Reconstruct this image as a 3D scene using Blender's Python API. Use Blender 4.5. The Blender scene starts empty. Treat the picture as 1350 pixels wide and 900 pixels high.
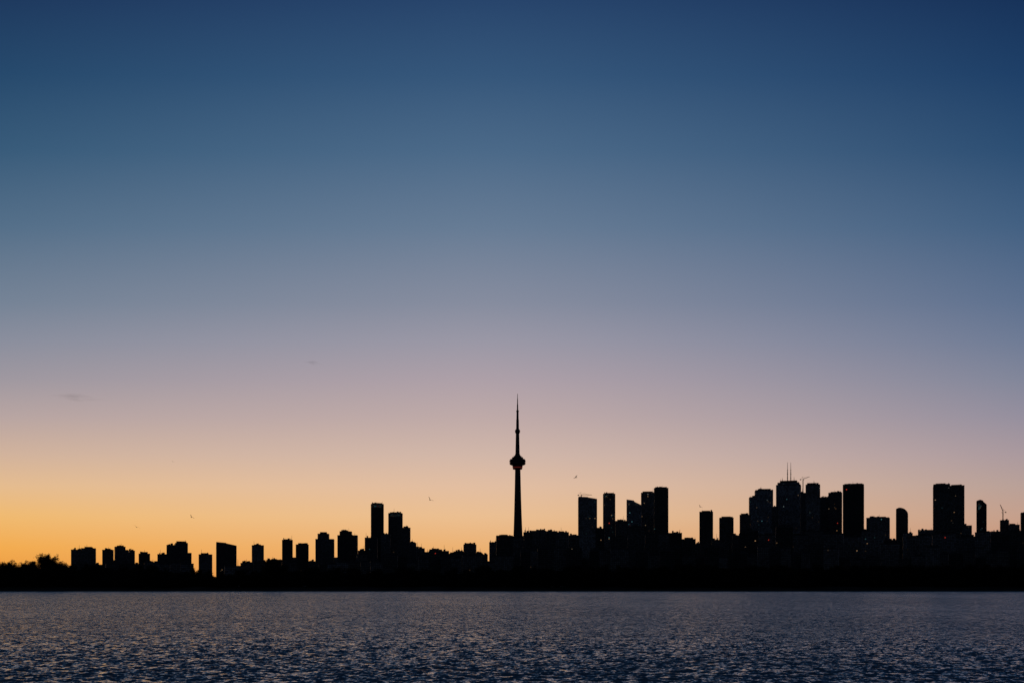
import bpy, math, random
import numpy as np
from mathutils import Vector, Matrix

scene = bpy.context.scene
col = scene.collection
random.seed(7)
rng = np.random.default_rng(11)
F = 1312.0      # focal length expressed for a 1350-wide frame
HZ = 770.0      # eye-level line
EYE = 4.0       # eye height above the lake (m)
SHORE = 583.0
GROUND = 1.0

scene.view_settings.view_transform = 'Standard'
scene.view_settings.look = 'None'
scene.view_settings.exposure = 0

# ------------------------------------------------------------ helpers
def s2l(c):
    out = []
    for v in c:
        v = v / 255.0
        out.append(v / 12.92 if v <= 0.04045 else ((v + 0.055) / 1.055) ** 2.4)
    return out

def link(o, parent=None):
    col.objects.link(o)
    if parent is not None:
        o.parent = parent
    return o

def mesh_obj(name, verts, faces, mats, midx=None, parent=None, loc=None, smooth=False):
    me = bpy.data.meshes.new(name)
    me.from_pydata([tuple(v) for v in verts], [], [tuple(f) for f in faces])
    for m in mats:
        me.materials.append(m)
    if midx is not None:
        me.polygons.foreach_set("material_index", midx)
    if smooth:
        me.polygons.foreach_set("use_smooth", [True] * len(me.polygons))
    me.update()
    o = bpy.data.objects.new(name, me)
    link(o, parent)
    if loc is not None:
        o.location = loc
    return o

class MB:
    """small mesh builder"""
    def __init__(self):
        self.v = []; self.f = []; self.m = []
    def add(self, vs, fs, m=0):
        b = len(self.v)
        self.v += [tuple(p) for p in vs]
        for f in fs:
            self.f.append(tuple(b + i for i in f)); self.m.append(m)
    def box(self, x0, x1, y0, y1, z0, z1, m=0, z1r=None):
        zr = z1 if z1r is None else z1r
        self.add([(x0,y0,z0),(x1,y0,z0),(x1,y1,z0),(x0,y1,z0),
                  (x0,y0,z1),(x1,y0,zr),(x1,y1,zr),(x0,y1,z1)],
                 [(0,3,2,1),(4,5,6,7),(0,1,5,4),(1,2,6,5),(2,3,7,6),(3,0,4,7)], m)
    def prism(self, poly, y0, y1, m=0):
        n = len(poly)
        vs = [(p[0], y0, p[1]) for p in poly] + [(p[0], y1, p[1]) for p in poly]
        fs = [tuple(range(n)), tuple(range(2*n-1, n-1, -1))]
        for i in range(n):
            j = (i+1) % n
            fs.append((i, i+n, j+n, j))
        self.add(vs, fs, m)
    def strut(self, a, b, r0, r1=None, n=4, m=0):
        r1 = r0 if r1 is None else r1
        a = Vector(a); b = Vector(b); d = (b-a)
        if d.length < 1e-6: return
        d.normalize()
        u = d.orthogonal().normalized(); w = d.cross(u)
        vs = []
        for c, r in ((a, r0), (b, r1)):
            for i in range(n):
                t = 2*math.pi*i/n
                vs.append(c + u*math.cos(t)*r + w*math.sin(t)*r)
        fs = [(i, (i+1) % n, (i+1) % n + n, i+n) for i in range(n)]
        fs += [tuple(range(n-1, -1, -1)), tuple(range(n, 2*n))]
        self.add(vs, fs, m)
    def lathe(self, prof, n=32, m=0, cx=0, cy=0):
        vs = []
        for z, r in prof:
            for i in range(n):
                t = 2*math.pi*i/n
                vs.append((cx + r*math.cos(t), cy + r*math.sin(t), z))
        fs = []
        for k in range(len(prof)-1):
            for i in range(n):
                j = (i+1) % n
                fs.append((k*n+i, k*n+j, (k+1)*n+j, (k+1)*n+i))
        fs.append(tuple(range(n-1, -1, -1)))
        fs.append(tuple((len(prof)-1)*n+i for i in range(n)))
        self.add(vs, fs, m)
    def obj(self, name, mats, parent=None, loc=None, smooth=False):
        return mesh_obj(name, self.v, self.f, mats, self.m, parent, loc, smooth)

# ------------------------------------------------------------ materials
def nmat(name):
    m = bpy.data.materials.new(name); m.use_nodes = True
    nt = m.node_tree
    b = nt.nodes.get("Principled BSDF")
    return m, nt, b

def mth(nt, op, a, b=None, c=None, clamp=False):
    n = nt.nodes.new("ShaderNodeMath"); n.operation = op; n.use_clamp = clamp
    for i, v in enumerate((a, b, c)):
        if v is None: continue
        if isinstance(v, (int, float)): n.inputs[i].default_value = v
        else: nt.links.new(v, n.inputs[i])
    return n.outputs[0]

def noisy(name, c0, c1, scale, rough=0.9, detail=5, spec=0.05):
    m, nt, b = nmat(name)
    tc = nt.nodes.new("ShaderNodeTexCoord")
    nz = nt.nodes.new("ShaderNodeTexNoise"); nz.inputs["Scale"].default_value = scale
    nz.inputs["Detail"].default_value = detail
    nt.links.new(tc.outputs["Object"], nz.inputs["Vector"])
    r = nt.nodes.new("ShaderNodeValToRGB")
    r.color_ramp.elements[0].position = 0.3; r.color_ramp.elements[1].position = 0.7
    r.color_ramp.elements[0].color = (*c0, 1); r.color_ramp.elements[1].color = (*c1, 1)
    nt.links.new(nz.outputs["Fac"], r.inputs["Fac"])
    nt.links.new(r.outputs["Color"], b.inputs["Base Color"])
    b.inputs["Roughness"].default_value = rough
    b.inputs["Specular IOR Level"].default_value = spec
    return m

def facade(name, wall, glass, density, strength=0.5, cw=3.4, ch=3.2, palette=0):
    m, nt, b = nmat(name)
    tc = nt.nodes.new("ShaderNodeTexCoord")
    sx = nt.nodes.new("ShaderNodeSeparateXYZ"); nt.links.new(tc.outputs["Object"], sx.inputs[0])
    oi = nt.nodes.new("ShaderNodeObjectInfo")
    h = mth(nt, 'DIVIDE', mth(nt, 'ADD', mth(nt, 'ADD', sx.outputs[0], sx.outputs[1]), 1000.0), cw)
    v = mth(nt, 'DIVIDE', sx.outputs[2], ch)
    fh, fv = mth(nt, 'FRACT', h), mth(nt, 'FRACT', v)
    def band(x, lo, hi):
        return mth(nt, 'MULTIPLY', mth(nt, 'GREATER_THAN', x, lo), mth(nt, 'LESS_THAN', x, hi))
    win = mth(nt, 'MULTIPLY', band(fh, 0.14, 0.88), band(fv, 0.22, 0.86))
    cx = nt.nodes.new("ShaderNodeCombineXYZ")
    nt.links.new(mth(nt, 'FLOOR', h), cx.inputs[0]); nt.links.new(mth(nt, 'FLOOR', v), cx.inputs[1])
    nt.links.new(mth(nt, 'MULTIPLY', oi.outputs["Random"], 531.0), cx.inputs[2])
    wn = nt.nodes.new("ShaderNodeTexWhiteNoise"); wn.noise_dimensions = '3D'
    nt.links.new(cx.outputs[0], wn.inputs["Vector"])
    sc = nt.nodes.new("ShaderNodeSeparateColor"); nt.links.new(wn.outputs["Color"], sc.inputs[0])
    pn = nt.nodes.new("ShaderNodeTexNoise")
    pn.inputs["Detail"].default_value = 1
    nt.links.new(cx.outputs[0], pn.inputs["Vector"]); pn.inputs["Scale"].default_value = 0.12
    dens = mth(nt, 'MULTIPLY', density*2, mth(nt, 'POWER', mth(nt, 'MULTIPLY', pn.outputs["Fac"], 1.6), 4.0))
    on = mth(nt, 'LESS_THAN', sc.outputs[0], dens)
    lit = mth(nt, 'MULTIPLY', on, win)
    up = nt.nodes.new("ShaderNodeNewGeometry")
    sn = nt.nodes.new("ShaderNodeSeparateXYZ"); nt.links.new(up.outputs["Normal"], sn.inputs[0])
    side = mth(nt, 'LESS_THAN', mth(nt, 'ABSOLUTE', sn.outputs[2]), 0.3)
    lit = mth(nt, 'MULTIPLY', lit, side)
    r = nt.nodes.new("ShaderNodeValToRGB"); r.color_ramp.interpolation = 'CONSTANT'
    pal = [[(0,(1,.55,.25)),(.5,(1,.66,.36)),(.72,(.8,.75,.65)),(.85,(.25,.7,.75)),(.97,(1,.08,.04))],
           [(0,(.2,.65,.75)),(.40,(.6,.8,.8)),(.6,(1,.6,.3)),(.97,(1,.08,.04))],
           [(0,(1,.45,.15)),(.6,(1,.1,.04)),(.75,(1,.62,.32))]][palette]
    els = r.color_ramp.elements
    els[0].position = 0; els[0].color = (*pal[0][1], 1)
    els[1].position = pal[1][0]; els[1].color = (*pal[1][1], 1)
    for p, c in pal[2:]:
        e = els.new(p); e.color = (*c, 1)
    nt.links.new(sc.outputs[1], r.inputs["Fac"])
    nt.links.new(r.outputs["Color"], b.inputs["Emission Color"])
    st = mth(nt, 'MULTIPLY', mth(nt, 'MULTIPLY', lit, mth(nt, 'ADD', mth(nt, 'POWER', sc.outputs[2], 3.0), 0.10)), strength)
    nt.links.new(st, b.inputs["Emission Strength"])
    # panes differ slightly from one another, and buildings differ in tone
    pane = mth(nt, 'MULTIPLY', win, mth(nt, 'ADD', mth(nt, 'MULTIPLY', sc.outputs[2], 0.9), 0.1))
    mx = nt.nodes.new("ShaderNodeMix"); mx.data_type = 'RGBA'
    nt.links.new(pane, mx.inputs["Factor"])
    mx.inputs["A"].default_value = (*wall, 1); mx.inputs["B"].default_value = (*glass, 1)
    tone = nt.nodes.new("ShaderNodeVectorMath"); tone.operation = 'SCALE'
    nt.links.new(mx.outputs["Result"], tone.inputs[0])
    nt.links.new(mth(nt, 'ADD', 0.35, mth(nt, 'MULTIPLY', oi.outputs["Random"], 1.5)), tone.inputs["Scale"])
    nt.links.new(tone.outputs[0], b.inputs["Base Color"])
    b.inputs["Roughness"].default_value = 0.6
    b.inputs["Specular IOR Level"].default_value = 0.10
    return m

def emis(name, c, s):
    m, nt, b = nmat(name)
    b.inputs["Base Color"].default_value = (0.05, 0.02, 0.02, 1)
    b.inputs["Emission Color"].default_value = (*c, 1)
    b.inputs["Emission Strength"].default_value = s
    return m

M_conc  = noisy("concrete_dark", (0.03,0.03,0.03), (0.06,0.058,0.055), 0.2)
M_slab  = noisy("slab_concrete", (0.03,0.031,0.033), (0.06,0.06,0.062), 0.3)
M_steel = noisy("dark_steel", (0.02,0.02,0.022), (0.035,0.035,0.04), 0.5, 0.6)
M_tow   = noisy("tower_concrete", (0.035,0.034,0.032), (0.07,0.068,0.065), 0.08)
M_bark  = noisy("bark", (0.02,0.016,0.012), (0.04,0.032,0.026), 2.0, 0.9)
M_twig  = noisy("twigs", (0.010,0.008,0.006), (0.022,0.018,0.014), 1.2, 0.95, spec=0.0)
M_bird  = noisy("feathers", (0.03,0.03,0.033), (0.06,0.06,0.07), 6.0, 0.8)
M_red   = emis("red_beacon", (1.0, 0.06, 0.03), 0.5)
M_redring = emis("red_ring", (1.0, 0.10, 0.06), 0.07)
M_glow  = facade("crown_glazing", (0.05,0.05,0.05), (0.12,0.13,0.14), 0.75, 0.11, 3.0, 3.6, 1)
FAC = {
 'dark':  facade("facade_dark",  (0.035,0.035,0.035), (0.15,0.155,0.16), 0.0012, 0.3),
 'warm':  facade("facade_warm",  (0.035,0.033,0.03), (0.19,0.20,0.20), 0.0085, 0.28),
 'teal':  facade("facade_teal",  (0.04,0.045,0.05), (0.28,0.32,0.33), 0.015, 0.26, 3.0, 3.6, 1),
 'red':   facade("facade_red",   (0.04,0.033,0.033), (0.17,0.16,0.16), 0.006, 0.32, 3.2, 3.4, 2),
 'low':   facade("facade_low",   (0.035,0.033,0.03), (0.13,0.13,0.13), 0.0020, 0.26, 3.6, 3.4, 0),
}

# ------------------------------------------------------------ WORLD: dusk sky as function of direction
w = bpy.data.worlds.new("World"); scene.world = w; w.use_nodes = True
nt = w.node_tree; nt.nodes.clear()
out = nt.nodes.new("ShaderNodeOutputWorld"); bg = nt.nodes.new("ShaderNodeBackground")
nt.links.new(bg.outputs[0], out.inputs[0])
tc = nt.nodes.new("ShaderNodeTexCoord")
sp = nt.nodes.new("ShaderNodeSeparateXYZ"); nt.links.new(tc.outputs["Generated"], sp.inputs[0])
X, Y, Z = sp.outputs
az = mth(nt, 'ARCTAN2', X, Y)
hyp = mth(nt, 'SQRT', mth(nt, 'ADD', mth(nt, 'ADD', mth(nt, 'MULTIPLY', X, X), mth(nt, 'MULTIPLY', Y, Y)), 1e-6))
E = mth(nt, 'DIVIDE', Z, hyp)
azc = mth(nt, 'MINIMUM', mth(nt, 'ABSOLUTE', az), 1.0)
P = mth(nt, 'MULTIPLY', E, mth(nt, 'ADD', 1.0, mth(nt, 'MULTIPLY', mth(nt, 'MULTIPLY', azc, azc), 0.53)))
T = mth(nt, 'DIVIDE', P, 1.2, clamp=True)
ys = [770,720,680,640,600,550,500,450,400,300,200,100,0]
cC = [(229,157,90),(236,178,116),(235,191,146),(226,190,162),(210,183,169),(191,170,168),(174,160,168),(155,152,166),(135,141,159),(103,124,149),(76,106,137),(54,87,123),(40,69,108)]
cL = [(235,148,56),(243,172,80),(240,186,112),(229,188,143),(210,179,156),(184,165,162),(159,152,160),(138,142,157),(117,131,150),(84,111,137),(56,91,122),(38,73,108),(30,57,94)]
cR = [(194,137,98),(200,149,120),(196,159,140),(184,160,152),(170,153,158),(149,143,158),(129,134,154),(110,123,149),(94,113,143),(66,96,130),(44,78,115),(30,63,103),(23,50,89)]
def ramp(cols):
    r = nt.nodes.new("ShaderNodeValToRGB"); cr = r.color_ramp; cr.interpolation = 'LINEAR'
    pts = [((HZ-y)/F/1.2, s2l(c)) for y, c in zip(ys, cols)] + [(1.0, s2l((14,31,64)))]
    cr.elements[0].position = pts[0][0]; cr.elements[0].color = (*pts[0][1], 1)
    cr.elements[1].position = 1.0; cr.elements[1].color = (*pts[-1][1], 1)
    for p, c in pts[1:-1]:
        e = cr.elements.new(p); e.color = (*c, 1)
    nt.links.new(T, r.inputs["Fac"]); return r.outputs["Color"]
rC, rL, rR = ramp(cC), ramp(cL), ramp(cR)
def mixc(f, a, b):
    n = nt.nodes.new("ShaderNodeMix"); n.data_type = 'RGBA'
    nt.links.new(f, n.inputs["Factor"])
    for k, v in (("A", a), ("B", b)):
        if isinstance(v, tuple): n.inputs[k].default_value = v
        else: nt.links.new(v, n.inputs[k])
    return n.outputs["Result"]
def mapr(x, a, b, kind='LINEAR'):
    n = nt.nodes.new("ShaderNodeMapRange"); n.interpolation_type = kind
    nt.links.new(x, n.inputs["Value"]); n.inputs["From Min"].default_value = a; n.inputs["From Max"].default_value = b
    return n.outputs["Result"]
fR = mth(nt, 'POWER', mapr(az, -0.05, 0.48), 1.35)
fL = mth(nt, 'POWER', mapr(az, 0.0, -0.48), 1.35)
c = mixc(fR, rC, rR); c = mixc(fL, c, rL)
back = mapr(mth(nt, 'ABSOLUTE', az), 0.6, 1.7, 'SMOOTHSTEP')
rB = nt.nodes.new("ShaderNodeValToRGB")
rB.color_ramp.elements[0].color = (0.042, 0.056, 0.085, 1); rB.color_ramp.elements[1].color = (0.010, 0.020, 0.046, 1)
nt.links.new(T, rB.inputs["Fac"])
c = mixc(back, c, rB.outputs["Color"])
nt.links.new(c, bg.inputs["Color"]); bg.inputs["Strength"].default_value = 1.0

# ------------------------------------------------------------ WATER
m, nt, b = nmat("lake_water")
geo = nt.nodes.new("ShaderNodeNewGeometry")
def slope(scale, amp, sx=1.0, sy=1.0, rot=0.0, detail=2.0):
    mp = nt.nodes.new("ShaderNodeMapping"); nt.links.new(geo.outputs["Position"], mp.inputs["Vector"])
    mp.inputs["Scale"].default_value = (sx, sy, 1.0); mp.inputs["Rotation"].default_value = (0, 0, rot)
    nz = nt.nodes.new("ShaderNodeTexNoise"); nz.inputs["Scale"].default_value = scale
    nz.inputs["Detail"].default_value = detail
    nt.links.new(mp.outputs[0], nz.inputs["Vector"])
    a = nt.nodes.new("ShaderNodeVectorMath"); a.operation = 'SUBTRACT'
    nt.links.new(nz.outputs["Color"], a.inputs[0]); a.inputs[1].default_value = (0.5, 0.5, 0.5)
    s = nt.nodes.new("ShaderNodeVectorMath"); s.operation = 'MULTIPLY'
    nt.links.new(a.outputs[0], s.inputs[0]); s.inputs[1].default_value = (amp*0.7, amp, 0)
    return s.outputs[0]
def vadd(a, c):
    n = nt.nodes.new("ShaderNodeVectorMath"); n.operation = 'ADD'
    nt.links.new(a, n.inputs[0])
    if isinstance(c, tuple): n.inputs[1].default_value = c
    else: nt.links.new(c, n.inputs[1])
    return n.outputs[0]
sl = vadd(slope(2.1, 1.25, 0.9, 1.0, 0.2), slope(6.0, 1.5, 1.0, 1.0, -0.3))
sl = vadd(sl, slope(0.30, 0.20, 0.6, 1.0, 0.1, 3.0))
sl = vadd(sl, (0.02, -0.24, 0.0))      # wind-driven chop; tilt to the near bank added so it mirrors bluer sky
gust = nt.nodes.new("ShaderNodeTexNoise"); gust.inputs["Scale"].default_value = 0.010; gust.inputs["Detail"].default_value = 7
gust.inputs["Roughness"].default_value = 0.65
mp = nt.nodes.new("ShaderNodeMapping"); nt.links.new(geo.outputs["Position"], mp.inputs["Vector"])
mp.inputs["Scale"].default_value = (1.6, 1.0, 1.0); nt.links.new(mp.outputs[0], gust.inputs["Vector"])
gs = mth(nt, 'ADD', mth(nt, 'MULTIPLY', gust.outputs["Fac"], 1.0), 0.5)
sc = nt.nodes.new("ShaderNodeVectorMath"); sc.operation = 'SCALE'
nt.links.new(sl, sc.inputs[0]); nt.links.new(gs, sc.inputs["Scale"])
nn = vadd(geo.outputs["Normal"], sc.outputs[0])
nr = nt.nodes.new("ShaderNodeVectorMath"); nr.operation = 'NORMALIZE'; nt.links.new(nn, nr.inputs[0])
nt.links.new(nr.outputs[0], b.inputs["Normal"])
b.inputs["Base Color"].default_value = (0.095, 0.150, 0.160, 1)
b.inputs["Roughness"].default_value = 0.12
b.inputs["IOR"].default_value = 1.42
M_water = m

rows = np.concatenate([[0.5, 6, 12, 18, 24],
        4*995.0/np.arange(120.0, 9.0, -0.22), [470, 540, 620, 900, 2000, 6000, 25000]])
cols = np.concatenate([np.linspace(-math.pi, -0.58, 40)[:-1], np.linspace(-0.58, 0.58, 1150), np.linspace(0.58, math.pi, 40)[1:]])
R, A = np.meshgrid(rows, cols, indexing='ij')
wx = R*np.sin(A); wy = R*np.cos(A); wz = np.zeros_like(R)
dr = np.gradient(rows)[:, None]
wr = np.random.default_rng(3)
for i in range(70):
    L = 0.32*(1.3/0.32)**wr.random()
    th = wr.uniform(math.radians(180), math.radians(330))
    k = 2*math.pi/L
    a = 0.0046*L*(0.5+wr.random())
    ph = k*(wx*math.cos(th) + wy*math.sin(th)) + wr.random()*6.28
    fade = np.clip((L/dr - 2.0)/3.0, 0, 1)
    wz += a*fade*np.sin(ph)
inner = (np.abs(A) < 0.57) & (R > 34) & (R < 430)
wz = np.where(inner, wz, 0.0)
nR, nC = R.shape
V = np.stack([wx, wy, wz], -1).reshape(-1, 3)
idx = np.arange(nR*nC).reshape(nR, nC)
q = np.stack([idx[:-1, :-1], idx[:-1, 1:], idx[1:, 1:], idx[1:, :-1]], -1).reshape(-1, 4)[:, ::-1]
def fast_mesh(name, V, Q, mats, smooth=False, k=4, midx=None):
    me = bpy.data.meshes.new(name)
    me.vertices.add(len(V)); me.vertices.foreach_set("co", np.asarray(V, np.float32).ravel())
    me.loops.add(Q.size); me.loops.foreach_set("vertex_index", np.asarray(Q, np.int32).ravel())
    me.polygons.add(len(Q))
    me.polygons.foreach_set("loop_start", np.arange(0, Q.size, k, dtype=np.int32))
    me.polygons.foreach_set("loop_total", np.full(len(Q), k, dtype=np.int32))
    for mm in mats: me.materials.append(mm)
    if midx is not None: me.polygons.foreach_set("material_index", midx)
    if smooth: me.polygons.foreach_set("use_smooth", np.ones(len(Q), bool))
    me.update(calc_edges=True); me.validate()
    return me
me = fast_mesh("water", V, q, [M_water], smooth=True)
water = link(bpy.data.objects.new("water", me))
water["kind"] = "structure"; water["label"] = "rippled dark blue lake water at dusk"; water["category"] = "water"

# ------------------------------------------------------------ GROUND (far shore)
M_ground = noisy("shore_ground", (0.02,0.018,0.014), (0.045,0.04,0.03), 0.05, 0.95)
xs = np.concatenate([[-25000, -6000, -2000], np.linspace(-900, 900, 361), [2000, 6000, 25000]])
prof = [(-2, -0.6), (0, 0.15), (2.0, 0.9), (6, 1.3), (14, 2.6), (40, 3.4), (90, 5.5), (140, 5.5), (260, 1.4), (600, 1.0), (25000, 1.0)]
gv = []
for dy, z in prof:
    for x in xs:
        wob = 2.2*math.sin(x*0.021) + 1.2*math.sin(x*0.083+1) + 0.5*math.sin(x*0.31)
        gv.append((x, SHORE + dy + (wob if dy < 300 else 0), z + (0.25*math.sin(x*0.13+dy) if 0 < dy < 100 else 0)))
gf = []
n = len(xs)
for k in range(len(prof)-1):
    for i in range(n-1):
        gf.append((k*n+i, k*n+i+1, (k+1)*n+i+1, (k+1)*n+i))
g = mesh_obj("ground", gv, gf, [M_ground], smooth=True)
g["kind"] = "structure"; g["label"] = "flat dark wooded shore across the lake"; g["category"] = "ground"

# ------------------------------------------------------------ TREES
def make_tree(seed, bushy=1.0, fine=1.0):
    r = random.Random(seed)
    tb = MB(); tips = []
    Ht = 15.0
    def branch(p, d, L, rad, lvl):
        seg = 3 if lvl < 2 else 2
        for s in range(seg):
            d2 = (d + Vector((r.uniform(-.16,.16), r.uniform(-.16,.16), r.uniform(-.02,.14)))).normalized()
            q = p + d2*(L/seg); r2 = rad*0.8
            tb.strut(p, q, rad, r2, n=5 if lvl == 0 else 3)
            p, d, rad = q, d2, r2
            if lvl < 3 and (lvl > 0 or s > 0):
                for _ in range(2 if lvl < 2 else 1):
                    ang = r.uniform(0, 6.283); sp_ = r.uniform(0.45, 0.95)
                    o = Vector((math.cos(ang), math.sin(ang), 0))*sp_ + Vector((0, 0, 0.55))
                    nd = (d*0.6 + o).normalized()
                    branch(p, nd, L*r.uniform(0.5, 0.85), rad*0.6, lvl+1)
            if lvl >= 2: tips.append((p.copy(), d.copy()))
        tips.append((p.copy(), d.copy()))
        if lvl < 3:
            branch(p, (d + Vector((r.uniform(-.3,.3), r.uniform(-.3,.3), 0.1))).normalized(), L*0.6, rad*0.8, lvl+1)
    branch(Vector((0, 0, -0.5)), Vector((0, 0, 1)), 6.2, 0.32, 0)
    top = max(t[0].z for t in tips)
    sc_ = Ht/top
    tv = np.array(tb.v)*sc_
    tf = tb.f
    cv = []
    for t, dd in tips:
        for _ in range(int(5*bushy)):
            c0 = (t*sc_) + Vector((r.gauss(0, .45), r.gauss(0, .45), r.gauss(0, .4)))
            u = (dd*0.9 + Vector((r.gauss(0,1), r.gauss(0,1), r.gauss(0.3,1)))*0.7).normalized()
            vv = u.orthogonal().normalized()
            a = r.uniform(0.3, 0.85); b_ = r.uniform(0.03, 0.09)*fine
            cv += [c0-u*a-vv*b_, c0+u*a-vv*b_*0.2, c0+u*a*0.98+vv*b_*0.2, c0-u*a*0.8+vv*b_]
    cv = np.array([tuple(p) for p in cv]); cf = np.arange(len(cv)).reshape(-1, 4)
    return tv, tf, cv, cf
variants = [make_tree(s, 1.0, 2.2) for s in range(6)]
dense = [make_tree(s+20, 1.0, 4.5) for s in range(4)]
tree_meshes = []
for tv, tf, cv, cf in variants:
    tm = bpy.data.meshes.new("trunk"); tm.from_pydata([tuple(p) for p in tv], [], tf); tm.materials.append(M_bark)
    cm = fast_mesh("crown", cv, cf, [M_twig])
    tree_meshes.append((tm, cm))

def topline(x):
    xs_ = [-200,0,22,40,62,80,95,200,260,340,362,376,450,600,650,900,1350,1600]
    ys_ = [741,740,743,740,737,742,744,745,750,750,740,747,747,746,744,742,741,741]
    return float(np.interp(x, xs_, ys_))
def wx_at(px, D): return (px-675.0)/F*D
def z_at(y, D): return (HZ-y)/F*D + EYE

# individually distinguishable trees on the shore
tree_px = [-22, -4, 10, 27, 38, 58, 64, 76, 91, 112, 131, 160, 180, 204, 256, 275, 322, 338, 352, 361, 369, 412, 442, 560, 596, 640, 905, 915]
tall = {10: 4, 38: 3.5, 58: 5, 64: 6, 76: 2, 361: 5, 204: 3, 112: 2, 256: 3}
for i, px in enumerate(tree_px):
    D = 612 + random.uniform(0, 30)
    tm, cm = tree_meshes[i % 6]
    Ht = (z_at(topline(px) + random.uniform(-1.5, 2.5) - tall.get(px, 0), D) - 2.8)
    e = bpy.data.objects.new("bare_tree", None); e.empty_display_size = 2
    link(e); e.location = (wx_at(px, D), D, 2.6)
    e.rotation_euler = (0, 0, random.uniform(0, 6.28))
    s = Ht/15.0; sw = s*random.uniform(0.9, 1.15); e.scale = (sw, sw, s)
    t = bpy.data.objects.new("trunk", tm); link(t, e)
    c_ = bpy.data.objects.new("crown", cm); link(c_, e)
    e["label"] = "bare-branched dark tree standing on the far shore"; e["category"] = "tree"; e["group"] = "trees along the far shore"

# far-off wood: one mass
Vs = []; Qs = []; base = 0
def add_wood(px, D, Ht, var, wide=1.0, zb=2.0):
    global base
    tv, tf, cv, cf = var
    s = Ht/15.0; a = random.uniform(0, 6.28)
    M = np.array([[math.cos(a), -math.sin(a), 0], [math.sin(a), math.cos(a), 0], [0, 0, 1]])
    sc3 = np.array([s*wide, s*wide, s])
    off = np.array([wx_at(px, D), D, zb])
    qf = np.array([f for f in tf if len(f) == 4]).reshape(-1, 4)
    V2 = (cv*sc3) @ M.T + off
    if len(qf):
        V1 = (tv*sc3) @ M.T + off
        Vs.append(V1); Qs.append(qf + base); base += len(V1)
    Vs.append(V2); Qs.append(cf + base); base += len(V2)
for i in range(300):
    px = -140 + 1630*(i % 150)/150 + random.uniform(-5, 5)
    row = i // 150
    D = (606 if row == 0 else 650) + random.uniform(-8, 20)
    y = topline(px) + (random.uniform(1, 11) if row else random.uniform(2, 12))
    add_wood(px, D, z_at(y, D) - 2, random.choice(variants), 1.05)
for i in range(560):
    px = -140 + 1630*(i % 280)/280 + random.uniform(-3, 3)
    row = i // 280
    D = (600 if row == 0 else 672) + random.uniform(0, 8)
    y = topline(px) + random.uniform(5, 13) + (4 if row == 0 else 0)
    add_wood(px, D, z_at(y, D) - (1 if row == 0 else 4), random.choice(dense), 1.3, 1.0 if row == 0 else 3.5)
for i in range(420):
    px = -140 + 1630*i/420 + random.uniform(-2, 2)
    add_wood(px, 597 + random.uniform(0, 6), random.uniform(5, 9), random.choice(dense), 2.0, 0.0)
wood = link(bpy.data.objects.new("woodland", fast_mesh("woodland", np.concatenate(Vs), np.concatenate(Qs), [M_twig])))
wood["kind"] = "stuff"; wood["label"] = "dense dark belt of trees lining the far shore"; wood["category"] = "trees"

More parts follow.
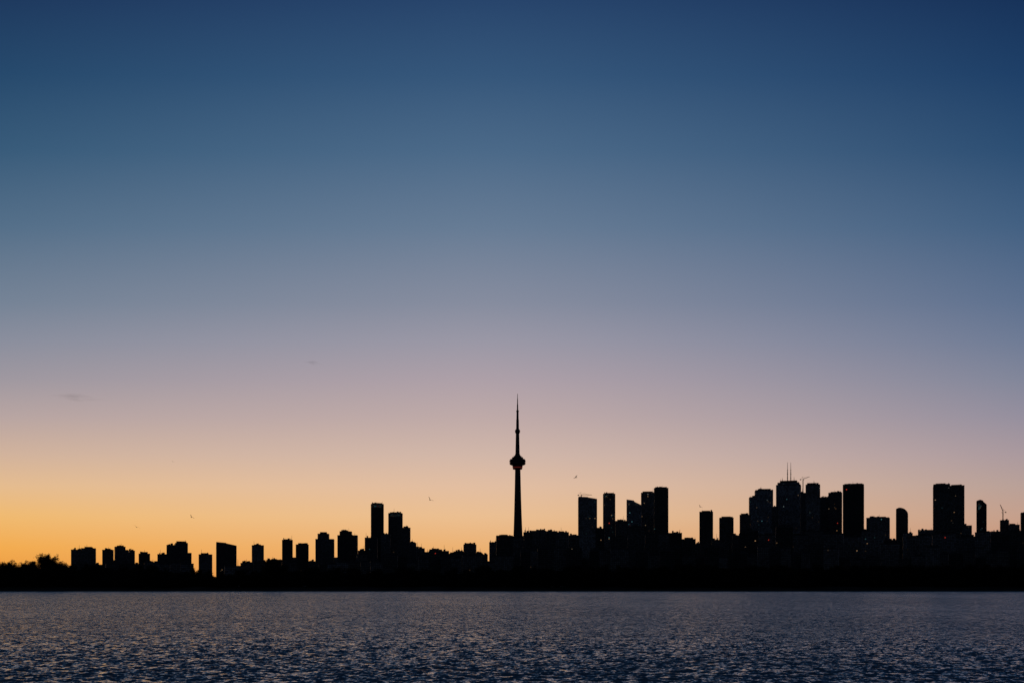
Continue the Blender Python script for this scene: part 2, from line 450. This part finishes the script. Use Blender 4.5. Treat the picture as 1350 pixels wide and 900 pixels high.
# ------------------------------------------------------------ BUILDINGS
def building(name, vols, D, mat, label, category, group=None, slab=True, extras=(), rot=None, rounded=None, fh=3.3, clutter=True):
    """vols: list of (x0, x1, topL, topR) silhouettes read as bearings; built at true size at distance D."""
    k = D/F
    xa = min(v[0] for v in vols); xb = max(v[1] for v in vols)
    cx = (xa+xb)/2; W = (xb-xa)*k
    depth = max(14.0, min(W*0.7, 45.0))
    rot = random.choice([-1, 1])*random.uniform(0.0, 0.07) if rot is None else rot
    azb = math.atan2(cx-675.0, F)
    W2 = W*math.cos(azb)
    ws = (W2 - depth*abs(math.sin(rot)))/(W*math.cos(rot))
    ws = max(ws, 0.6)
    mb = MB()
    for i, (x0, x1, tl, tr) in enumerate(vols):
        lx0 = (x0-cx)*k*ws; lx1 = (x1-cx)*k*ws
        ins = 0.35*i
        y0, y1 = -depth/2 + ins, depth/2 - ins*1.3
        zl, zr = z_at(tl, D)-GROUND, z_at(tr, D)-GROUND
        if rounded == i:
            pts = [(lx0, -1), (lx1, -1)]
            rr = (lx1-lx0)
            steps = 9
            for j in range(steps+1):
                t = j/steps*math.pi*0.5
                pts.append((lx0 + rr*(0.25+0.75*math.cos(t)), zl - rr*0.6*(1-math.sin(t))))
            pts.append((lx0, zl-rr*0.12))
            mb.prism(pts, y0, y1, 0)
            zm = zl - rr*0.65
        else:
            mb.box(lx0, lx1, y0, y1, -1, zl, 0, zr)
            zm = min(zl, zr) - 1.0
            if abs(zl-zr) < 0.5:   # parapet
                t_ = 0.5
                for bx in ((lx0-0.25, lx1+0.25, y0-0.25, y0+t_), (lx0-0.25, lx1+0.25, y1-t_, y1+0.25),
                           (lx0-0.25, lx0+t_, y0+t_+0.01, y1-t_-0.01), (lx1-t_, lx1+0.25, y0+t_+0.01, y1-t_-0.01)):
                    mb.box(*bx, zl-0.9+0.003*i, zl+1.1, 1)
                if clutter and (lx1-lx0) > 12:      # lift overruns, cooling units, vent stacks
                    for _ in range(random.randint(3, 6)):
                        ww = random.uniform(1.5, 6.5); hh = random.uniform(2.0, 6.0)
                        xx = random.uniform(lx0+1, lx1-1-ww); yy = random.uniform(-depth*0.42, -depth*0.31)
                        mb.box(xx, xx+ww, yy, yy+1.2, zl-0.3, zl+hh, 1)
                    for _ in range(random.choice([0, 1, 1, 2])):
                        xx = random.uniform(lx0+2, lx1-2); yy = depth*0.36
                        mb.strut((xx, yy, zl-0.3), (xx, yy, zl+random.uniform(6, 16)), 0.5, 0.2, 5, 1)
        if slab:
            z = fh
            e = 0.45 + 0.02*i
            while z < zm-0.5:
                mb.box(lx0-e, lx1+e, y0-e, y1+e, z-0.18+0.002*i, z+0.18, 1)
                z += fh
    o = mb.obj(name, [mat, M_slab], loc=(wx_at(cx, D), D, GROUND))
    o.rotation_euler = (0, 0, rot - azb)
    o["label"] = label; o["category"] = category
    if group: o["group"] = group
    for ex in extras:
        kind = ex[0]; pb = MB()
        if kind == 'plant':      # rooftop plant room: x0,x1,base,top
            _, x0, x1, yb, yt = ex
            a0 = (x0-cx)*k*ws; a1 = (x1-cx)*k*ws
            zb = z_at(yb, D)-GROUND; zt = z_at(yt, D)-GROUND
            pb.box(a0, a1, -depth*0.28, depth*0.28, zb-0.5, zt, 0)
            for j in range(int((a1-a0)/1.5)):
                xx = a0 + 0.5 + j*1.5
                pb.box(xx, xx+0.35, -depth*0.28-0.25, -depth*0.28-0.004, zb+0.2, zt-0.3, 0)
            pb.box(a0-0.3, a1+0.3, -depth*0.28-0.4, depth*0.28+0.4, zt+0.003, zt+0.5, 0)
            pb.obj("plant_room", [M_conc], parent=o)
        elif kind == 'mast':
            _, x, yb, yt, rad = ex
            xx = (x-cx)*k*ws; zb = z_at(yb, D)-GROUND; zt = z_at(yt, D)-GROUND
            pb.strut((xx, 0, zb-1), (xx, 0, zb+(zt-zb)*0.55), rad, rad*0.8, 8)
            pb.strut((xx, 0, zb+(zt-zb)*0.55), (xx, 0, zt), rad*0.6, rad*0.3, 8)
            for q_ in range(3):
                zz = zb+(zt-zb)*(0.2+0.2*q_)
                pb.lathe([(zz-0.4, rad*1.5), (zz+0.4, rad*1.5)], 10, cx=xx)
            pb.obj("antenna", [M_steel], parent=o)
        elif kind == 'glaze':    # lit glazed crown on the face: x0,x1,ytop,ybottom
            _, x0, x1, yt, yb = ex
            a0 = (x0-cx)*k*ws; a1 = (x1-cx)*k*ws
            zb = z_at(yb, D)-GROUND; zt = z_at(yt, D)-GROUND
            pb.box(a0, a1, -depth/2-0.8, -depth/2-0.55, zb, zt, 0)
            nm = max(2, int((a1-a0)/3))
            for j in range(nm+1):
                xx = a0 + (a1-a0)*j/nm
                pb.box(xx-0.12, xx+0.12, -depth/2-1.0, -depth/2-0.803, zb-0.1, zt+0.1, 1)
            pb.obj("lit_glazing", [M_glow, M_steel], parent=o)
        elif kind == 'beacon':
            _, x, yy, rad = ex
            xx = (x-cx)*k*ws; zb = z_at(yy, D)-GROUND
            pb.lathe([(zb-0.3, rad*0.6), (zb, rad), (zb+rad, rad), (zb+rad*1.6, rad*0.5)], 10, cx=xx, cy=-depth/2-rad-0.5)
            pb.box(xx-0.3, xx+0.3, -depth/2-rad-0.5, -depth/2+0.3, zb-0.9, zb-0.31, 0)
            pb.obj("warning_light", [M_red], parent=o)
    return o

B = building
AP, OF = "apartment tower", "office tower"
lo = "low buildings along the skyline"
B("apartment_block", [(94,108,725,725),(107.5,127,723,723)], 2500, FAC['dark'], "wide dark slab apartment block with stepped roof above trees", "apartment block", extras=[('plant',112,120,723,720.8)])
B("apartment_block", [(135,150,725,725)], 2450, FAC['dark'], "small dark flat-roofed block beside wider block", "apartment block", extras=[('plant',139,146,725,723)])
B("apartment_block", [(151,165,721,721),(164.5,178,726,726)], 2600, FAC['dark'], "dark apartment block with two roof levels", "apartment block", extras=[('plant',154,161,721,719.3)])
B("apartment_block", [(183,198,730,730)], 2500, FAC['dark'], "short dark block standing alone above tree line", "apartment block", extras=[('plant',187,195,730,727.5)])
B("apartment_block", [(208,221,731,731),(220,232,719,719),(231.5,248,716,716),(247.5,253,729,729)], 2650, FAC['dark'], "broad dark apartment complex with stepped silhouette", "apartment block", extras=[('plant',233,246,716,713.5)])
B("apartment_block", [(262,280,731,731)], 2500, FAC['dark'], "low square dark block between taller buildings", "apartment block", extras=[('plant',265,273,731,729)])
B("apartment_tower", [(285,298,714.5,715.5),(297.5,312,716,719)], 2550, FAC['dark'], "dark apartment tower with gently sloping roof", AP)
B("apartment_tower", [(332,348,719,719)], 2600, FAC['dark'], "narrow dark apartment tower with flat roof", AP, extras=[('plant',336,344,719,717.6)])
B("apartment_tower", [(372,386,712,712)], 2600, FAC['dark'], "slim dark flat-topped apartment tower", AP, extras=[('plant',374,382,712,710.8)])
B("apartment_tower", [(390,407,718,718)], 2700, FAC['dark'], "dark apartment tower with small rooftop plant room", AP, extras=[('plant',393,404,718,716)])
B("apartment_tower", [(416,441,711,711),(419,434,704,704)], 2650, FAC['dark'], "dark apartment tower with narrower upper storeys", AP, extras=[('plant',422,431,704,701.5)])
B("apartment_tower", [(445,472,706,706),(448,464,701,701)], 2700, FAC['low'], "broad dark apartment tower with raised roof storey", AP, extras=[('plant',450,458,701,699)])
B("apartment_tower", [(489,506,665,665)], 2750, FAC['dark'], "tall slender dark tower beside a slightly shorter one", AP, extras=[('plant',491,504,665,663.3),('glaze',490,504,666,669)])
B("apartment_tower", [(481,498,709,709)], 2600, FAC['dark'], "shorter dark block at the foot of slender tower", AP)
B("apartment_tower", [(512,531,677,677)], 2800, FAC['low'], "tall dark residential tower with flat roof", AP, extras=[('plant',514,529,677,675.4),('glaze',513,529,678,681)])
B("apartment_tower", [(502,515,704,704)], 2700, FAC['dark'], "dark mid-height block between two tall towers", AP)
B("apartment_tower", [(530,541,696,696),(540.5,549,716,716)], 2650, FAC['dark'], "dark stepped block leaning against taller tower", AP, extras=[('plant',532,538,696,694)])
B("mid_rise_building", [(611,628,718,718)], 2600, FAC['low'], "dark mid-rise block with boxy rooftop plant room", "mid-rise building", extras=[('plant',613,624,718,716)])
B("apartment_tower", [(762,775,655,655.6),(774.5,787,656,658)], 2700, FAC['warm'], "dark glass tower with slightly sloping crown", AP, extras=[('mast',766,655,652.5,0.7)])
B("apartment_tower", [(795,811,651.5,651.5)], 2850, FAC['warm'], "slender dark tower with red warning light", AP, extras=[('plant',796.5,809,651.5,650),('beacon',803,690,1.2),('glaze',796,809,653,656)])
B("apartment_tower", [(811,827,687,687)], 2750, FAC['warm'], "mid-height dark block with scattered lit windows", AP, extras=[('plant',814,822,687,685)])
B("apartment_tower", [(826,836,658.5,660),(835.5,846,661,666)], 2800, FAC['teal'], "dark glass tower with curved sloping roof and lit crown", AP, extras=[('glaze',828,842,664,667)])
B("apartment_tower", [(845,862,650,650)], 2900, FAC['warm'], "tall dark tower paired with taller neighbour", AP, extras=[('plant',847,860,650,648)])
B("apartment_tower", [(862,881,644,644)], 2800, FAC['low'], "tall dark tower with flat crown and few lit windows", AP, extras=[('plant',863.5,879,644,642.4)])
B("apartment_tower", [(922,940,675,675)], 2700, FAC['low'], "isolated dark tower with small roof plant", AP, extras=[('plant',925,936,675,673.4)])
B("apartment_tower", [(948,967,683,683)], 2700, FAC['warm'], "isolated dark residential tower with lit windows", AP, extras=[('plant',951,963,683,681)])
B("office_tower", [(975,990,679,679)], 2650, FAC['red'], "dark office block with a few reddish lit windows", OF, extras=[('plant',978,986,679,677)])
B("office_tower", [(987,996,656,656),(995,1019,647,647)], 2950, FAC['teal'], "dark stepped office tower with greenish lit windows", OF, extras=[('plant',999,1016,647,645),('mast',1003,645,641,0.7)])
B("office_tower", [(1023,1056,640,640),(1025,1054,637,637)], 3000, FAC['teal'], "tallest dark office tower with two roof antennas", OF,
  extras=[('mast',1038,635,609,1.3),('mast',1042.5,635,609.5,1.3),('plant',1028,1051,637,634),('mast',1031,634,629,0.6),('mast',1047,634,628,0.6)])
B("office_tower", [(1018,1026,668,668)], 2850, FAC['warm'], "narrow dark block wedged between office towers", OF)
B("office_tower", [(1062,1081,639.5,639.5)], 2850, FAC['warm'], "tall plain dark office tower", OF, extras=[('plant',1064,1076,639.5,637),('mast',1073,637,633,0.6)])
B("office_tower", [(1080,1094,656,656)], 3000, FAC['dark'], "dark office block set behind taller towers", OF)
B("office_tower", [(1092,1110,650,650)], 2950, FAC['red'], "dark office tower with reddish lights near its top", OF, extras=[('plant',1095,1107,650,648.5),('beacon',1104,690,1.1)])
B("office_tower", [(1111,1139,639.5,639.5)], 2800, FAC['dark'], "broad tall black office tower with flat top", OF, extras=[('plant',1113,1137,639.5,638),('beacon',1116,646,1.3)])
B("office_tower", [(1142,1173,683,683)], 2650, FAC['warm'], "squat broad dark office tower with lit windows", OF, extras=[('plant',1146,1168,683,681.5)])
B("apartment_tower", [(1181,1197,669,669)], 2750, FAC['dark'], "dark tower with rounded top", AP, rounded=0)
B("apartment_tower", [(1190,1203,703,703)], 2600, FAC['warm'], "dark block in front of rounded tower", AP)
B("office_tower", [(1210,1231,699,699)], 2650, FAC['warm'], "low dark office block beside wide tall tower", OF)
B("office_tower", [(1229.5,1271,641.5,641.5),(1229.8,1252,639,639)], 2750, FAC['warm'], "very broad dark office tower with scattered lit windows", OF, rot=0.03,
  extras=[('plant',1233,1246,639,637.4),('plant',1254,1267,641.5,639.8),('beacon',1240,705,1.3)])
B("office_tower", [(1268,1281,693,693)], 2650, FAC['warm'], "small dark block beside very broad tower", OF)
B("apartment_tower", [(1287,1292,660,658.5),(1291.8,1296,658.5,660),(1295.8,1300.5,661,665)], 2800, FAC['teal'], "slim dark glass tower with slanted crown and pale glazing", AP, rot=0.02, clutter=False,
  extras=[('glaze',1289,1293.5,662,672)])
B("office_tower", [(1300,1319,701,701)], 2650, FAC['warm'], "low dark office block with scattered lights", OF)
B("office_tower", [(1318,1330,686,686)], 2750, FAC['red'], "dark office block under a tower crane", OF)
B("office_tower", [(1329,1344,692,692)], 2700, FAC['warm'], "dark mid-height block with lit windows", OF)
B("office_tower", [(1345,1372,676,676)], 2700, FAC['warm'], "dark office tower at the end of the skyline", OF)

# mid- and low-rise city fabric
segs = [(352,372,738),(386,392,735),(407,417,740),(440,446,735),(472,482,726),(470,484,731),(548,560,723),(556,572,729),(566,580,724.5),(579,592,726.5),(590,612,730),(599,611,727),
        (627,636,729),(634,643,731),(645,656,715),(654,676,706.5),(672,692,709),(690,702,702),(700,720,700),(719,735,700.5),(733,750,702),(749,764,706),
        (785,797,697),(805,828,708),(826,850,695),(850,868,705),(866,884,704),(882,899,703),(897,917,711),(912,924,717),(938,950,712),(965,978,706),
        (975,1000,700),(1000,1024,705),(1022,1045,695),(1040,1066,706),(1064,1085,700),(1083,1112,704),(1105,1140,708),(1136,1150,700),(1165,1182,712),(1172,1184,719),
        (1196,1212,708),(1206,1232,706),(1228,1260,704),(1255,1288,708),(1285,1306,702),(1304,1330,704),(1328,1350,700),(1348,1375,702)]
redset = {8: 5, 33: 7, 44: 5}
for i, (a, b_, t) in enumerate(segs):
    D = 2150 + (i*137) % 330
    ex = []
    if (b_-a) > 13:
        u = random.uniform(0.15, 0.4); ex = [('plant', a+(b_-a)*u, a+(b_-a)*(u+0.35), t, t-random.uniform(1.2, 2.4))]
    if i in redset: ex.append(('beacon', (a+b_)/2+1, t+redset[i], 0.9))
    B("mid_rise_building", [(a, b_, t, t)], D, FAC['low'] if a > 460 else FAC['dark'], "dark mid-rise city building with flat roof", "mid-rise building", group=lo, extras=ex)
x = 100.0
while x < 1400:
    wd = random.uniform(12, 26)
    t = (random.uniform(741, 747) if x < 440 else random.uniform(731, 742) if x < 645 else random.uniform(716, 738))
    if 200 < x < 440 and random.random() < 0.5:
        x += wd; continue
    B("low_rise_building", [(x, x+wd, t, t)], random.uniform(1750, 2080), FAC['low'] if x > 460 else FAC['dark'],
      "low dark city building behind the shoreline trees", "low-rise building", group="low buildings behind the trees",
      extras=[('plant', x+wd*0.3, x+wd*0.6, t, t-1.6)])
    x += wd*random.uniform(0.75, 1.02)

# ------------------------------------------------------------ COMMUNICATIONS TOWER
D = 2900.0
k = D/F
def tz(y): return z_at(y, D) - GROUND
tw = bpy.data.objects.new("observation_tower", None); link(tw); tw.location = (wx_at(682.3, D), D, GROUND)
tw["label"] = "very tall tapering concrete tower with round pod and mast"; tw["category"] = "observation tower"
mb = MB()
zs = np.linspace(0, tz(600), 40)
vs = []
for z in zs:
    t = z/zs[-1]
    leg = 7.6 + 12.0*(1-t)**1.4 + 10*(1-t)**6
    core = 5.0 + 3.0*(1-t)
    hw = 2.2 + 1.2*(1-t)
    for j in range(3):
        a = math.radians(90+120*j+17)
        ux, uy = math.cos(a), math.sin(a); px_, py_ = -uy, ux
        vs += [(ux*core*0.9 - px_*hw*1.6, uy*core*0.9 - py_*hw*1.6, z),
               (ux*leg - px_*hw, uy*leg - py_*hw, z),
               (ux*leg + px_*hw, uy*leg + py_*hw, z),
               (ux*core*0.9 + px_*hw*1.6, uy*core*0.9 + py_*hw*1.6, z)]
fs = []
for r_ in range(len(zs)-1):
    for i in range(12):
        j = (i+1) % 12
        fs.append((r_*12+i, r_*12+j, (r_+1)*12+j, (r_+1)*12+i))
mb.add(vs, fs)
mb.obj("shaft", [M_tow], parent=tw)
mb = MB()
mb.lathe([(tz(618.8), 9.0), (tz(618.4), 13.6), (tz(616.8), 14.0)], 48)
mb.lathe([(tz(615.6), 14.6), (tz(613.2), 15.0), (tz(613.0), 18.6), (tz(612.4), 18.8)], 48)
mb.lathe([(tz(612.3), 22.2), (tz(611.2), 23.2), (tz(609.9), 23.4), (tz(609.8), 21.0), (tz(608.9), 21.0), (tz(608.8), 23.6), (tz(606.8), 23.6), (tz(606.7), 22.2), (tz(605.4), 22.0), (tz(605.3), 18.0)], 48)
mb.lathe([(tz(605.2), 16.4), (tz(602.8), 16.2), (tz(602.7), 11.6), (tz(601.0), 11.4), (tz(600.8), 8.0), (tz(598.5), 7.2)], 48)
pod = mb.obj("pod", [M_steel], parent=tw)
mb = MB(); mb.lathe([(tz(616.7), 14.1), (tz(616.4), 14.6), (tz(615.7), 14.7)], 48)
mb.obj("light_ring", [M_redring], parent=pod)
mb = MB()
mb.lathe([(tz(598.4), 6.2), (tz(585), 5.6), (tz(571.3), 5.0)], 6)
mb.obj("upper_shaft", [M_tow], parent=tw)
mb = MB()
mb.lathe([(tz(571.2), 5.2), (tz(570.4), 6.8), (tz(568.6), 7.6), (tz(567.2), 7.4), (tz(566.2), 5.8), (tz(565.4), 4.4)], 32)
mb.obj("upper_pod", [M_steel], parent=tw)
mb = MB()
mb.lathe([(tz(565.3), 4.2), (tz(553), 3.8), (tz(552.6), 3.3), (tz(543), 3.0), (tz(542.8), 3.8), (tz(541), 3.8), (tz(540.8), 2.1), (tz(533), 1.8), (tz(532.8), 1.4), (tz(526), 1.2), (tz(525.8), 0.9), (tz(519), 0.6)], 12)
mb.obj("antenna", [M_steel], parent=tw)

# ------------------------------------------------------------ CRANES
def crane(px, ybase, ytop, D, jl, ang, label, luff=0.0):
    z0 = z_at(ybase, D); z1 = z_at(ytop, D); H = z1-z0
    e = bpy.data.objects.new("tower_crane", None); link(e); e.location = (wx_at(px, D), D, z0)
    e.rotation_euler = (0, 0, ang)
    e["label"] = label; e["category"] = "crane"
    mb = MB(); s = 0.9
    for sx_ in (-s, s):
        for sy_ in (-s, s):
            mb.strut((sx_, sy_, 0), (sx_, sy_, H), 0.25)
    z = 0; fl = 1
    while z < H-2:
        z2 = min(z+2.2, H)
        mb.strut((-s*fl, -s, z), (s*fl, -s, z2), 0.14); mb.strut((-s*fl, s, z), (s*fl, s, z2), 0.14)
        mb.strut((-s, -s*fl, z), (-s, s*fl, z2), 0.14); mb.strut((s, -s*fl, z), (s, s*fl, z2), 0.14)
        z = z2; fl = -fl
    mb.obj("mast", [M_steel], parent=e)
    mb = MB()
    dx, dz = math.cos(luff), math.sin(luff)
    def jp(t, up, side): return (dx*t - dz*up, side, H+1+dz*t + dx*up)
    for sd in (-0.7, 0.7): mb.strut(jp(0, 0, sd), jp(jl, 0, sd), 0.28)
    mb.strut(jp(0, 1.6, 0), jp(jl*0.96, 0.9, 0), 0.28)
    t = 0
    while t < jl-2:
        for sd in (-0.7, 0.7):
            mb.strut(jp(t, 0, sd), jp(t+1, 1.4, 0), 0.13); mb.strut(jp(t+1, 1.4, 0), jp(t+2, 0, sd), 0.13)
        t += 2
    mb.obj("jib", [M_steel], parent=e)
    mb = MB()
    mb.box(-9, 0, -0.8, 0.8, H+0.8, H+1.2); mb.box(-9, -6, -1.0, 1.0, H-1.4, H+0.79)
    mb.strut((0, 0, H+1.2), (-1.5, 0, H+8), 0.35); mb.strut((-1.5, 0, H+8), (-8.5, 0, H+1.2), 0.18)
    mb.strut((-1.5, 0, H+8), jp(jl*0.7, 1.3, 0), 0.18)
    mb.obj("counter_jib", [M_steel], parent=e)
    mb = MB(); mb.box(0.95, 2.6, -1.7, -0.2, H-1.6, H+0.7); mb.obj("cab", [M_steel], parent=e)
crane(1058.5, 650, 632, 2860, 22, 0.1, "lattice tower crane with raised jib beside tall tower", luff=0.35)
B("office_tower", [(1055,1062.5,650,650)], 2860, FAC['dark'], "dark tower core under construction carrying a crane", OF, rot=0.05)
crane(1322, 686, 675, 2750, 22, math.pi, "luffing tower crane on a dark office roof", luff=1.2)
crane(766, 655.3, 652.6, 2700, 30, 0.0, "low crane on the roof of a dark tower", luff=-0.02)

# ------------------------------------------------------------ BIRDS
def bird(px, y, D, span, yaw, roll, lift, label):
    mb = MB()
    n = 10
    prof = [(-0.30,0.006,0),(-0.26,0.028,0.002),(-0.18,0.045,0),(-0.06,0.068,-0.004),(0.06,0.070,-0.004),(0.14,0.052,0.004),(0.19,0.040,0.014),(0.235,0.042,0.018),(0.27,0.030,0.016),(0.29,0.012,0.010),(0.335,0.003,0.002)]
    vs = []
    for yy, r_, zz in prof:
        for i in range(n):
            a = 2*math.pi*i/n
            vs.append((r_*math.cos(a), yy, zz + r_*0.85*math.sin(a)))
    fs = []
    for q_ in range(len(prof)-1):
        for i in range(n):
            j = (i+1) % n
            fs.append((q_*n+i, q_*n+j, (q_+1)*n+j, (q_+1)*n+i))
    fs.append(tuple(range(n))[::-1]); fs.append(tuple((len(prof)-1)*n+i for i in range(n)))
    mb.add(vs, fs)
    mb.add([(-0.03,-0.24,0.0),(0.03,-0.24,0.0),(0.09,-0.42,0.002),(0,-0.44,0.004),(-0.09,-0.42,0.002),(0,-0.30,0.014),(0,-0.3,-0.008)],
           [(0,5,3,4),(5,1,2,3),(0,4,3,6),(6,3,2,1)])
    for sg in (-1, 1):
        st = [(0.04,0.10,-0.11,0.02,0.020),(0.20,0.13,-0.09,0.02+lift*0.16,0.016),(0.33,0.15,-0.06,0.02+lift*0.27,0.012),(0.46,0.10,-0.07,0.02+lift*0.30,0.008),(0.58,0.02,-0.09,0.02+lift*0.29,0.005),(0.66,-0.07,-0.11,0.02+lift*0.26,0.003)]
        vs = []
        for xx, le, te, zz, th in st:
            m_ = (le+te)/2
            vs += [(sg*xx, le, zz), (sg*xx, m_, zz+th), (sg*xx, te, zz-0.004), (sg*xx, m_, zz-th*0.4)]
        fs = []
        for q_ in range(len(st)-1):
            for i in range(4):
                j = (i+1) % 4
                fs.append((q_*4+i, q_*4+j, (q_+1)*4+j, (q_+1)*4+i))
        fs.append(tuple((len(st)-1)*4+i for i in range(4)))
        mb.add(vs, fs)
    o = mb.obj("bird", [M_bird], smooth=True)
    o.location = (wx_at(px, D), D, z_at(y, D)); s = span/1.32
    o.scale = (s, s, s); o.rotation_euler = (0.05, roll, yaw)
    o["label"] = label; o["category"] = "bird"; o["group"] = "birds flying over the lake"
bird(567, 658.8, 190, 1.4, 0.6, 0.6, 0.9, "dark gull flying with raised wings above the lake")
bird(759, 629.3, 195, 1.35, 0.8, -0.6, 0.5, "dark gull gliding in the evening sky")
bird(923, 668, 250, 1.3, 0.5, 0.6, 0.8, "small dark gull flying near tall towers")
bird(180, 694.5, 190, 1.35, 0.3, 0.5, 0.4, "tiny gull gliding low over the shore")
bird(252.5, 681.5, 210, 1.3, 0.9, 0.7, 0.8, "tiny gull flying over the shore")
bird(228, 608.5, 400, 1.3, 0.6, 0.5, 0.6, "distant gull high in the orange sky")

# ------------------------------------------------------------ CLOUD WISPS
m, nt, b = nmat("cloud_wisp")
tc = nt.nodes.new("ShaderNodeTexCoord")
gr = nt.nodes.new("ShaderNodeSeparateXYZ"); nt.links.new(tc.outputs["UV"], gr.inputs[0])
def hump(s):
    a = mth(nt, 'SUBTRACT', s, 0.5); a = mth(nt, 'MULTIPLY', a, a)
    return mth(nt, 'SUBTRACT', 1.0, mth(nt, 'MULTIPLY', a, 4.0), clamp=True)
nz = nt.nodes.new("ShaderNodeTexNoise"); nz.inputs["Scale"].default_value = 0.006; nz.inputs["Detail"].default_value = 5
mp = nt.nodes.new("ShaderNodeMapping"); mp.inputs["Scale"].default_value = (1.0, 0.7, 1)
nt.links.new(tc.outputs["Object"], mp.inputs[0]); nt.links.new(mp.outputs[0], nz.inputs["Vector"])
al = mth(nt, 'MULTIPLY', mth(nt, 'MULTIPLY', hump(gr.outputs[0]), hump(gr.outputs[1])), mth(nt, 'MULTIPLY', mth(nt, 'SUBTRACT', nz.outputs["Fac"], 0.36), 2.4, clamp=True))
nt.links.new(mth(nt, 'MULTIPLY', al, 0.27, clamp=True), b.inputs["Alpha"])
b.inputs["Base Color"].default_value = (0.75, 0.72, 0.78, 1); b.inputs["Roughness"].default_value = 1
b.inputs["Specular IOR Level"].default_value = 0
M_cloud = m
def cloud(px, y, D, wpx, hpx, rot, lab):
    alt = z_at(y, D); dd = hpx/(HZ-y)*D; ww = wpx*D/F
    nx, ny = 24, 12
    vs = []; fs = []; uv = []
    for j in range(ny+1):
        for i in range(nx+1):
            u, v = i/nx-0.5, j/ny-0.5
            vs.append((u*ww, v*dd, 1.5*math.sin(u*9+v*4)))
            uv.append((u+0.5, v+0.5))
    for j in range(ny):
        for i in range(nx):
            a = j*(nx+1)+i; fs.append((a, a+1, a+nx+2, a+nx+1))
    o = mesh_obj("cloud", vs, fs, [M_cloud], smooth=True, loc=(wx_at(px, D), D, alt))
    ul = o.data.uv_layers.new(name="UVMap")
    for lp in o.data.loops: ul.data[lp.index].uv = uv[lp.vertex_index]
    o.rotation_euler = (0, 0, rot)
    o["label"] = lab; o["category"] = "cloud"; o["group"] = "wispy clouds"
cloud(102, 524, 9000, 52, 11, -0.35, "thin flat wispy grey cloud above the horizon")
cloud(414, 478.5, 9500, 20, 6, -0.4, "barely visible short thin cloud streak")

# ------------------------------------------------------------ CAMERA
cam = bpy.data.cameras.new("camera"); co = bpy.data.objects.new("camera", cam); link(co)
cam.sensor_width = 36.0; cam.lens = 35.0
co.location = (0, 0, EYE); co.rotation_euler = (math.radians(90), 0, 0)
cam.shift_y = (HZ-450)/1350.0
cam.clip_start = 0.1; cam.clip_end = 60000
scene.camera = co
